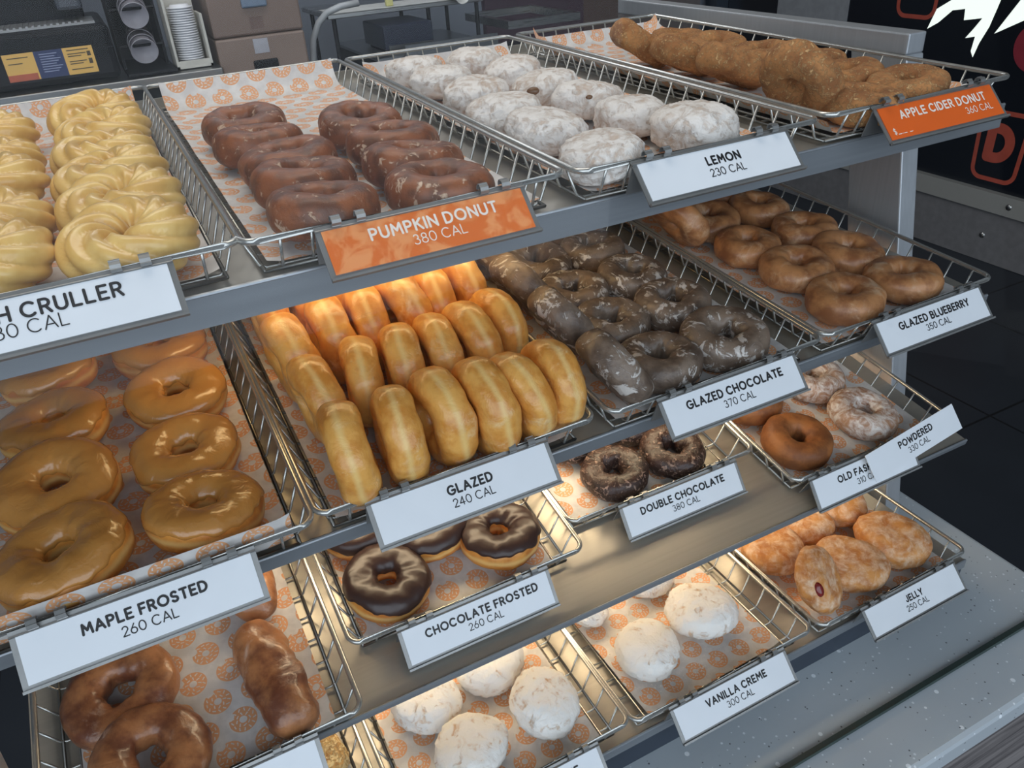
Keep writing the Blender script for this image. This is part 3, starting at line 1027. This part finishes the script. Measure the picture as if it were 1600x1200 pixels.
G = {
    'A': (.80, [[(0, 0), (.40, 1), (.80, 0)], [(.15, .32), (.65, .32)]]),
    'B': (.62, [[(0, 0), (0, 1), (.32, 1)] + arc(.32, .76, .24, .24, 90, -90) + [(0, .52)], [(.32, .52)] + arc(.34, .26, .26, .26, 90, -90) + [(0, 0)]]),
    'C': (.82, [arc(.46, .5, .46, .5, 48, 312, 18)]),
    'D': (.74, [[(0, 0), (0, 1), (.26, 1)] + arc(.26, .5, .46, .5, 90, -90, 14) + [(0, 0)]]),
    'E': (.54, [[(.54, 1), (0, 1), (0, 0), (.54, 0)], [(0, .5), (.46, .5)]]),
    'F': (.52, [[(.52, 1), (0, 1), (0, 0)], [(0, .5), (.44, .5)]]),
    'G': (.86, [arc(.46, .5, .46, .5, 50, 340, 18) + [(.88, .46), (.52, .46)]]),
    'H': (.70, [[(0, 0), (0, 1)], [(.70, 0), (.70, 1)], [(0, .5), (.70, .5)]]),
    'I': (.0, [[(0, 0), (0, 1)]]),
    'J': (.44, [[(.44, 1), (.44, .25)] + arc(.22, .25, .22, .25, 0, -170, 10)]),
    'K': (.62, [[(0, 0), (0, 1)], [(.58, 1), (0, .45)], [(.2, .62), (.64, 0)]]),
    'L': (.50, [[(0, 1), (0, 0), (.50, 0)]]),
    'M': (.88, [[(0, 0), (.08, 1), (.44, .35), (.80, 1), (.88, 0)]]),
    'N': (.72, [[(0, 0), (0, 1), (.72, 0), (.72, 1)]]),
    'O': (.96, [arc(.48, .5, .48, .5, 90, 450, 24)]),
    'P': (.56, [[(0, 0), (0, 1), (.30, 1)] + arc(.30, .73, .27, .27, 90, -90) + [(0, .46)]]),
    'R': (.60, [[(0, 0), (0, 1), (.30, 1)] + arc(.30, .74, .26, .26, 90, -90) + [(0, .48)], [(.30, .48), (.60, 0)]]),
    'S': (.58, [arc(.29, .75, .26, .25, 35, 270, 12) + arc(.29, .25, .28, .25, 90, -150, 12)]),
    'T': (.62, [[(0, 1), (.62, 1)], [(.31, 1), (.31, 0)]]),
    'U': (.68, [[(0, 1), (0, .34)] + arc(.34, .34, .34, .34, 180, 360, 12) + [(.68, 1)]]),
    'V': (.76, [[(0, 1), (.38, 0), (.76, 1)]]),
    'W': (1.06, [[(0, 1), (.26, 0), (.53, .8), (.80, 0), (1.06, 1)]]),
    'Y': (.70, [[(0, 1), (.35, .46), (.70, 1)], [(.35, .46), (.35, 0)]]),
    'Z': (.60, [[(0, 1), (.60, 1), (0, 0), (.60, 0)]]),
    '0': (.66, [arc(.33, .5, .33, .5, 90, 450, 20)]),
    '1': (.22, [[(0, .82), (.22, 1), (.22, 0)]]),
    '2': (.56, [arc(.28, .72, .27, .28, 165, -25, 12) + [(0, 0), (.58, 0)]]),
    '3': (.56, [arc(.27, .76, .23, .24, 150, -80, 12) + arc(.27, .27, .29, .27, 80, -150, 14)]),
    '4': (.64, [[(.46, 0), (.46, 1), (0, .28), (.64, .28)]]),
    '5': (.56, [[(.52, 1), (.10, 1), (.06, .55)] + arc(.27, .32, .29, .32, 110, -150, 12)]),
    '6': (.62, [[(.42, 1), (.06, .46)] + arc(.31, .30, .30, .30, 150, 510, 20)]),
    '7': (.56, [[(0, 1), (.56, 1), (.16, 0)]]),
    '8': (.60, [arc(.30, .76, .24, .24, 90, 450, 18), arc(.30, .26, .29, .26, 90, 450, 18)]),
    '$': (.54, [arc(.27, .72, .24, .20, 35, 270, 10) + arc(.27, .30, .25, .22, 90, -150, 10), [(.27, 1.08), (.27, -.08)]]),
    '_': (.6, [[(0, -.02), (.6, -.02)]]), '.': (.05, [[(0, 0), (.05, 0)]]),
}


def text_strokes(txt, h, sp, ital=0.0):
    x = 0
    out = []
    for ch in txt:
        if ch == ' ':
            x += .42
            continue
        w, st = G[ch]
        for s in st:
            out.append([(px + x, py) for (px, py) in s])
        x += w + sp
    w = x - sp
    return [[(px * h, py * h) for (px, py) in s] for s in out], w * h


def ribbon(mb, strokes, half, z, ox, oy, capn=6, step=2e-6):
    """flat round-ended pen strokes in the xy plane"""
    for s in strokes:
        for i in range(len(s) - 1):
            a, b = Vector(s[i]), Vector(s[i + 1])
            d = b - a
            if d.length < 1e-7:
                continue
            an = math.atan2(d.y, d.x)
            z += step
            vs = []
            for k in range(capn + 1):
                t = an + PI / 2 + PI * k / capn
                vs.append((a.x + half * math.cos(t) + ox, a.y + half * math.sin(t) + oy, z))
            for k in range(capn + 1):
                t = an - PI / 2 + PI * k / capn
                vs.append((b.x + half * math.cos(t) + ox, b.y + half * math.sin(t) + oy, z))
            mb.add(vs, [tuple(range(len(vs)))])


TW, TH = .157, .0335


def price_tag(key, x, label, line1, line2, mat=M_card, ink=M_ink, h1=.0068, h2=.0066, dx=0.0, roll=0.0, holder=True, out=0.0, extra=None, dz=0.0, bold=.00088, sp=.36, dyy=0.0):
    # tag frame: origin at the top left corner of the card, x along the rim, y up the card face, z out of the face
    base = FR[key] @ Matrix.Translation((x, -.0068, -.0008 + dz))
    Mt = base @ Matrix.Rotation(math.radians(45), 4, 'X') @ Matrix.Rotation(math.radians(roll), 4, 'Z') @ Matrix.Translation((0, 0, out))
    root = empty('price_tag', label, 'price tag', Mt, 'price tags on the basket fronts')
    if holder:
        m = MB()
        m.box((-.004, -TH - .004, -.0022), (TW + .004, .0045, -.0012))
        m.box((-.004, -TH - .0045, -.0022), (TW + .004, -TH - .0025, .0014))
        # back leg of the folded plate, seen at the left end
        leg = Matrix.Translation((0, 0, -.0016)) @ Matrix.Rotation(math.radians(62), 4, 'X')
        m.box((-.004, -TH * .8, -.0006), (TW + .004, .002, .0004), leg)
        m.obj('holder', M_holder, root)
        for cx in (.012, .030, TW - .030, TW - .012):
            m = MB()
            pts = []
            for k in range(8):
                a = math.radians(-60 + k * 40)
                pts.append((cx, .0052 + .0036 * math.cos(a) * 1.0, .0012 + .0038 * math.sin(a)))
            for p, q in zip(pts[:-1], pts[1:]):
                P, Q = Vector(p), Vector(q)
                w = Vector((.0034, 0, 0))
                m.add([P - w, P + w, Q + w, Q - w], [(0, 1, 2, 3)])
            o = m.obj('clip', M_holder, root)
            md = o.modifiers.new('thick', 'SOLIDIFY')
            md.thickness = .0007
    card = boxobj('card', (0, -TH, -.0011), (TW, 0, -.0004), mat, root)
    m = MB()
    done = False
    if line1:
        s, w = text_strokes(line1, h1, sp)
        ribbon(m, s, bold, -.0002, TW / 2 - w / 2 + dx, -TH / 2 + .0024 + dyy)
        done = True
    if line2:
        s, w = text_strokes(line2, h2, .24)
        ribbon(m, s, .00042, -.0002, TW / 2 - w / 2 + dx + (0 if extra is None else .044), -TH / 2 - .0085 + dyy)
        done = True
    if extra:
        s, w = text_strokes(extra, .0062, .24)
        ribbon(m, s, .0004, -.0002, .006, -TH + .0045)
    if done:
        m.obj('lettering', ink, card)
    return root


W_ = 'white price tag reading '
price_tag('cruller', .049, W_ + 'FRENCH CRULLER 230 CAL, at the left picture edge', 'FRENCH CRULLER', '230 CAL', dx=-.010, h1=.0090, h2=.0086, bold=.00095)
price_tag('pumpkin', .053, 'mottled orange price tag reading PUMPKIN DONUT 380 CAL', 'PUMPKIN DONUT', '380 CAL', M_orange, M_inkw, dx=.004, h1=.0082, h2=.0074)
price_tag('lemon', .050, W_ + 'LEMON 230 CAL', 'LEMON', '230 CAL', dx=.004)
price_tag('apple', .054, 'deep orange price tag reading APPLE CIDER DONUT 360 CAL', 'APPLE CIDER DONUT', '360 CAL', M_orange2, M_inkw, extra='$_._ _', dx=.004, h1=.0077)
price_tag('maple', .047, W_ + 'MAPLE FROSTED 260 CAL', 'MAPLE FROSTED', '260 CAL', dx=.002)
price_tag('glazed', .041, W_ + 'GLAZED 240 CAL', 'GLAZED', '240 CAL', dx=.004)
price_tag('gchoc', .051, W_ + 'GLAZED CHOCOLATE 370 CAL', 'GLAZED CHOCOLATE', '370 CAL', dx=.002, h1=.0070)
price_tag('blue', .065, W_ + 'GLAZED BLUEBERRY 350 CAL', 'GLAZED BLUEBERRY', '350 CAL', dx=.002, h1=.0071)
price_tag('chocf', .047, W_ + 'CHOCOLATE FROSTED 260 CAL', 'CHOCOLATE FROSTED', '260 CAL', dx=.004, h1=.0071)
price_tag('dch', .063, W_ + 'DOUBLE CHOCOLATE 380 CAL', 'DOUBLE CHOCOLATE', '380 CAL', h1=.0071)
price_tag('old', .020, W_ + 'OLD FASHIONED 310 CAL, partly covered', 'OLD FASHIONED', '310 CAL', dx=.0, h1=.0071, roll=0)
price_tag('old', .097, W_ + 'POWDERED 330 CAL, tilted over its neighbour', 'POWDERED', '330 CAL', dx=.004, h1=.0071, roll=6, holder=False, dz=.006, out=.004)
price_tag('jel', .064, W_ + 'JELLY 250 CAL', 'JELLY', '250 CAL')
price_tag('van', .046, W_ + 'VANILLA CREME 300 CAL', 'VANILLA CREME', '300 CAL', dx=.004, h1=.0071)
price_tag('cream', .050, W_ + 'CREME at the bottom edge, under the tipped donut', 'VANILLA CREME', '', dx=.010, h1=.0071)
price_tag('frit', .052, 'white price tag in front of the glazed sticks, cut by the picture edge', '', '')

# ------------------------------------------------------------------ behind the case
M_cnt = steel('counter_steel', (150, 152, 152), .3)
bc = empty('back_counter', 'stainless work counter under the black coffee machine', 'counter')
boxobj('worktop', (-1.6, 2.55, 1.108), (.435, 3.3, 1.143), M_cnt, bc, bevel=.004)
boxobj('cabinet', (-1.6, 2.62, 0), (.43, 3.3, 1.108), M_dark, bc)
# coffee machine
mc = empty('coffee_machine', 'black coffee machine with a yellow and navy instruction sticker', 'coffee machine')
mc.location = (-.24, 2.8, 1.143)
boxobj('base', (-.44, -.19, 0.004), (.355, .3, .175), M_black, mc, bevel=.02)
boxobj('body', (-.44, 0.02, .175), (.30, .3, .62), M_dark, mc, bevel=.01)
m = MB()
m.box((-.30, -.17, .175), (.32, .02, .182))
for i in range(22):
    m.box((-.10 + i * .018, -.165, .182), (-.092 + i * .018, -.02, .186))
m.obj('drip_grate', M_holder, mc)
boxobj('spout', (.22, -.12, .215), (.30, .02, .34), plain('smoked_plastic', (70, 74, 82), .25), mc, bevel=.012)
m = MB()
m.box((-.44, -.192, .10), (.355, -.1905, .104))
m.obj('trim_line', M_dark, mc)
st = empty('sticker', '', '')
del st['label'], st['category']
st.parent = mc
YS = -.1915
for nm, x0, x1, c in (('yellow_panel', .022, .113, (232, 184, 96)), ('navy_panel', .113, .198, (44, 56, 96)), ('yellow_panel', .198, .288, (232, 184, 96))):
    boxobj(nm, (x0, YS - .001, .032), (x1, YS, .114), plain('sticker_' + nm + str(x0), c, .4, var=.02), st)
m = MB()
m.box((.022, YS - .0016, .032), (.108, YS - .001, .052))
m.obj('red_strip', plain('sticker_red', (190, 96, 66), .4), st)
m = MB()
for (x0, x1, z) in ((.034, .075, .083), (.034, .095, .100), (.21, .265, .093), (.21, .25, .086), (.21, .262, .070), (.21, .25, .063), (.21, .275, .104), (.21, .275, .046)):
    m.box((x0, YS - .0016, z), (x1, YS - .001, z + .0028))
m.box((.268, YS - .0016, .084), (.279, YS - .001, .098))
m.box((.268, YS - .0016, .060), (.279, YS - .001, .076))
m.obj('dark_marks', plain('sticker_ink', (84, 70, 50), .5), st)
m = MB()
for i in range(8):
    m.box((.128, YS - .0016, .050 + i * .0075), (.172 + .016 * ((i * 7) % 3) / 2, YS - .001, .0525 + i * .0075))
m.obj('pale_marks', plain('sticker_pale', (150, 160, 190), .5), st)

# cup dispenser with clear cups
M_cup = plain('clear_plastic_cup', (196, 192, 198), .2, coat=.4)
M_cup.node_tree.nodes['Principled BSDF'].inputs['Alpha'].default_value = .75
cd = empty('cup_dispenser', 'black cup dispenser between the coffee machine and the lid rack', 'dispenser')
cd.location = (.205, 2.75, 1.143)
boxobj('side_plate', (-.075, -.05, 0.003), (-.066, .25, .5), M_black, cd)
boxobj('side_plate', (.066, -.05, 0.003), (.075, .25, .5), M_black, cd)
boxobj('back_plate', (-.066, .2, 0.003), (.066, .25, .5), M_black, cd)
boxobj('base', (-.075, -.18, 0.003), (.085, .2, .014), M_black, cd, bevel=.003)
m = MB()
for z in (.085, .20):
    m.tube([(-.07, -.06, z), (.07, -.06, z)], .005, seg=6)
m.obj('cross_bar', M_black, cd)


def cup(label, loc, tilt, mat, r0=.042, r1=.031, L=.11, yaw=0.0):
    m = MB()
    prof = [(r1 * .98, 0.003), (r1, 0), (r0, L), (r0 + .002, L + .001), (r0 + .002, L - .002), (r0 - .0012, L - .003), (r1 - .0012, .003), (.0005, .003)]
    m.lathe(prof, 32)
    o = m.obj('cup', mat, smooth=True)
    o.location = loc
    o.rotation_euler = (tilt, 0, yaw)
    return tag(o, label, 'cup')


tcup = math.radians(112)
for nm, z in (('lower', .115), ('upper', .225)):
    for i in range(3):
        c = cup('clear plastic cup %s in the %s tube of the dispenser' % (('facing out', 'behind the front one', 'rearmost')[i], nm), (.205, 2.72 + .03 * i, 1.143 + z + .012 * i), tcup, M_cup)
        c['group'] = 'clear cups in the dispenser'

# lid rack
M_cream = plain('rack_cream', (206, 202, 190), .5)
M_lid = plain('lid_white', (226, 226, 228), .45, var=.03)
lr = empty('lid_rack', 'cream rack holding the tall stack of white lids', 'rack')
lr.location = (.354, 2.66, 1.143)
boxobj('side_wall', (-.060, -.06, .004), (-.052, .07, .30), M_cream, lr)
boxobj('side_wall', (.052, -.06, .004), (.060, .07, .17), M_cream, lr)
boxobj('base', (-.060, -.06, .004), (.060, .07, .012), M_cream, lr)
boxobj('back_wall', (-.052, .062, .012), (.052, .07, .30), M_cream, lr)
boxobj('front_ledge', (-.052, -.06, .012), (.052, -.054, .028), M_cream, lr)
ml = MB()
ml.lathe([(.0005, .010), (.030, .010), (.033, .0035), (.043, .003), (.044, 0), (.042, -.0008), (.0005, .001)], 28)
lid0 = ml.mesh('lid', True)
lid0.materials.append(M_lid)
for i in range(24):
    o = link('cup_cover', lid0)
    o.location = (.354 + .0007 * math.sin(i * 1.7), 2.664, 1.1562 + i * .0077)
    tag(o, 'white plastic cup lid in the tall stack on the cream rack', 'cup lid', 'stacked white cup lids')

# brown insulated carriers
M_brown = plain('brown_plastic', (128, 108, 96), .5, var=.06, scale=6)
M_brown2 = plain('brown_plastic_light', (138, 118, 105), .5, var=.06, scale=6)
cart = empty('cart', 'low steel cart under the stacked brown carriers', 'cart')
boxobj('cart_top', (.44, 2.58, .93), (.80, 3.1, .96), M_cnt, cart)
for x in (.46, .77):
    for y in (2.62, 3.06):
        boxobj('leg', (x, y, 0), (x + .02, y + .02, .93), M_steel, cart)
for nm, z0, z1, mt in (('lower', .9602, 1.224, M_brown2), ('upper', 1.2262, 1.50, M_brown)):
    cr = empty('food_carrier', '%s brown insulated carrier of the stack of two' % nm, 'food carrier', None, 'stacked brown food carriers')
    cr.location = (.594, 2.8, z0)
    boxobj('body', (-.158, -.2, 0), (.158, .2, z1 - z0), mt, cr, bevel=.008)
    zl = (1.128 if nm == 'lower' else 1.33) - z0
    m = MB()
    m.box((-.044, -.212, zl - .016), (.044, -.2005, zl + .016))
    m.obj('latch', M_black if nm == 'lower' else plain('latch_blue', (110, 128, 148), .35), cr, bevel=.007)
    if nm == 'lower':
        boxobj('foil_label', (-.030, -.2012, 1.165 - z0), (.022, -.2003, 1.213 - z0), plain('silver_foil', (176, 174, 178), .3, .5), cr)
    else:
        boxobj('embossed_plate', (-.026, -.2012, 1.245 - z0), (.02, -.2003, 1.285 - z0), plain('plate_brown', (116, 94, 84), .5), cr)

# hoses, work table, black box, upper shelf
m = MB()
pts = [(.79, 2.75, .9), (.80, 2.75, 1.08), (.815, 2.74, 1.17), (.84, 2.72, 1.225), (.875, 2.71, 1.258), (.93, 2.70, 1.275), (1.0, 2.70, 1.28)]
m.tube(pts, .012, seg=10)
tag(m.obj('hose', plain('grey_hose', (176, 178, 178), .4), smooth=True), 'pale hose curving up beside the brown carriers', 'hose')
m = MB()
m.tube([(.785, 2.8, 1.5), (.775, 2.8, 1.3), (.765, 2.8, 1.1), (.76, 2.8, .95)], .006, seg=8)
tag(m.obj('cable', M_black, smooth=True), 'thin black cable hanging beside the brown carriers', 'cable')
wt = empty('work_table', 'stainless work table with an upturned edge behind the lemon basket', 'table')
m = MB()
m.box((1.02, 2.62, 1.075), (1.53, 3.2, 1.085))
m.box((1.13, 2.60, 1.07), (1.53, 2.61, 1.122))
m.obj('table_top', M_cnt, wt)
boxobj('base_cabinet', (1.04, 2.64, 0), (1.51, 3.2, 1.074), M_dark, wt)
bb = empty('appliance', 'black box with a chrome strip on the work table', 'appliance')
boxobj('body', (1.09, 2.72, 1.096), (1.30, 2.98, 1.185), plain('box_black', (36, 42, 58), .3), bb, bevel=.006)
boxobj('chrome_strip', (1.105, 2.712, 1.098), (1.295, 2.7195, 1.112), M_steel, bb)
for x in (1.10, 1.27):
    boxobj('foot', (x, 2.76, 1.0855), (x + .02, 2.94, 1.096), M_black, bb)
us = empty('rack_shelf', 'steel rack shelf with papers above the work table', 'shelf')
boxobj('shelf_board', (.90, 2.80, 1.222), (1.57, 3.2, 1.240), M_steel, us, bevel=.003)
for x in (.93, 1.33, 1.55):
    for y in (2.83, 3.16):
        m = MB()
        m.tube([(x, y, 0.0 if x < 1.02 or x > 1.53 else 1.0855), (x, y, 1.222)], .009, seg=8)
        m.obj('upright', M_dark, us)
boxobj('upper_board', (.92, 3.02, 1.33), (1.57, 3.2, 1.345), M_steel, us)
tag(boxobj('paper_sheet', (.92, 2.81, 1.2402), (1.42, 3.0, 1.2412), plain('paper_pale', (205, 205, 200), .7)), 'pale paper sheets lying on the rack shelf', 'paper')
c = cup('white paper cup lying on its side on the rack shelf', (1.42, 2.86, 1.284), math.radians(90), plain('cup_white', (226, 224, 216), .5), .044, .031, .12, math.radians(-14))
c.rotation_euler = Euler((math.radians(96), 0, math.radians(18)))
tag(boxobj('bottle', (1.155, 2.83, 1.2416), (1.185, 2.85, 1.31), plain('yellow_label', (206, 200, 130), .4), bevel=.004), 'small yellow bottle standing on the rack shelf', 'bottle')
# sink
sk = empty('sink', 'stainless sink basin right of the work table', 'sink')
m = MB()
m.box((1.58, 2.60, 1.128), (1.92, 2.625, 1.158))
m.box((1.58, 3.0, 1.128), (1.92, 3.025, 1.158))
m.box((1.58, 2.625, 1.128), (1.605, 3.0, 1.158))
m.box((1.895, 2.625, 1.128), (1.92, 3.0, 1.158))
m.obj('sink_rim', M_steel, sk)
boxobj('basin', (1.606, 2.626, .9), (1.894, 2.999, 1.02), M_dark, sk)
boxobj('pedestal', (1.65, 2.7, 0), (1.85, 2.95, .9), M_dark, sk)
# back wall cladding
struct(boxobj('trim_1', (1.95, 3.60, 0), (2.55, 3.639, 3), plain('plum_panel', (62, 38, 52), .5)))
struct(boxobj('trim_2', (2.55, 3.60, 0), (2.78, 3.639, 3), plain('brown_panel', (82, 62, 54), .5)))
struct(boxobj('trim_3', (2.78, 3.60, 0), (3.36, 3.639, 3), plain('taupe_panel', (112, 104, 100), .55)))
struct(boxobj('trim_4', (3.40, 3.50, 0), (3.488, 3.599, 3), steel('frame_post', (120, 134, 150), .4)))
# right wall: dark glazed front with sill, kick panel, decals
struct(boxobj('trim_5', (3.455, -2, .240), (3.489, 3.4, .325), steel('sill_steel', (196, 194, 186), .4, metal=.4)))
struct(boxobj('baseboard_right', (3.475, -2, .002), (3.489, 3.4, .238), plain('kick_grey', (128, 126, 126), .5, .1)))
m = MB()
for y in (1.58, 2.35):
    m.lathe([(.0005, .006), (.012, .005), (.016, 0)], 16, Matrix.Translation((3.4745, y, .12)) @ Matrix.Rotation(-PI / 2, 4, 'Y'))
for (y, z) in ((1.62, .12), (1.52, .283)):
    o = MB()
    o.lathe([(.0005, .006), (.010, .005), (.014, 0)], 16)
    q = o.obj('screw', M_steel, smooth=True)
    q.matrix_world = Matrix.Translation((3.4748 if z < .2 else 3.4548, y, z)) @ Matrix.Rotation(-PI / 2, 4, 'Y')
    tag(q, 'round screw head on the ' + ('grey kick panel' if z < .2 else 'steel sill'), 'screw', 'screws on the right wall')
tag(boxobj('poster', (3.484, 2.60, .905), (3.489, 3.09, 1.6), plain('poster_grey', (150, 152, 154), .5)), 'pale grey sheet hung on the dark right wall', 'poster')

M_dec = plain('decal_red', (186, 84, 66), .4)


def decal(name, label, yl, yr, zb, zt, letter):
    """cup outline sticker with a letter inside on the right wall (y runs right to left in view)"""
    o = empty(name, label, 'decal', Matrix(((0, 0, -1, 3.4885), (-1, 0, 0, yl), (0, 1, 0, zb), (0, 0, 0, 1))), 'orange cup stickers on the dark wall')
    w, h = yl - yr, zt - zb
    r = w * .2
    t = w * .085
    pts = [(0, h), (w * .05, r)] + arc(w * .05 + r, r, r, r, 180, 270, 8)[1:] + arc(w * .95 - r, r, r, r, 270, 360, 8) + [(w, h)]
    pts = pts + [(0, h)]
    m = MB()
    ribbon(m, [pts], t / 2, .0006, 0, 0, step=1.2e-5)
    m.obj('outline', M_dec, o)
    if letter:
        m = MB()
        s, tw = text_strokes(letter, h * .44, .2)
        ribbon(m, s, w * .10, .0006, w * .5 - tw * .5, h * .33, step=1.2e-5)
        m.obj('letter', M_dec, o)
    return o


decal('cup_sticker', 'orange cup outline sticker with letter D right of the case post', 1.765, 1.54, .37, .66, 'D')
decal('cup_sticker', 'orange cup outline sticker cut by the top of the picture', 2.32, 2.10, 1.0, 1.34, 'D')
M_glare = emit('painted_glare', (244, 252, 242), .62)  # emission imitates a bright reflection on the dark wall, not a lamp
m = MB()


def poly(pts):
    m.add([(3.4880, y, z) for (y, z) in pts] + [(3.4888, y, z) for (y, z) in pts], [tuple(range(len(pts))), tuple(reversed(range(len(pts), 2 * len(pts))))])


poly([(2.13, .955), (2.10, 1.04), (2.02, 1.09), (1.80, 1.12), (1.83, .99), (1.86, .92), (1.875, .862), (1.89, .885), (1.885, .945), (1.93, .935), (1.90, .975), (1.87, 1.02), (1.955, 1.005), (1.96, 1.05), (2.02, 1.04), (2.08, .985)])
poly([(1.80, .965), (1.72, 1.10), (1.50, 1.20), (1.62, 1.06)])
tag(m.obj('glare_shapes', M_glare), 'jagged white glowing shapes imitating a bright reflection at the top right corner', 'decal')
m = MB()
m.lathe([(.0005, .001), (.10, .001), (.10, 0)], 40, Matrix.Translation((3.4887, 1.60, .93)) @ Matrix.Rotation(-PI / 2, 4, 'Y'))
tag(m.obj('red_disc', plain('decal_crimson', (150, 48, 60), .4)), 'round red sticker at the right picture edge', 'decal')
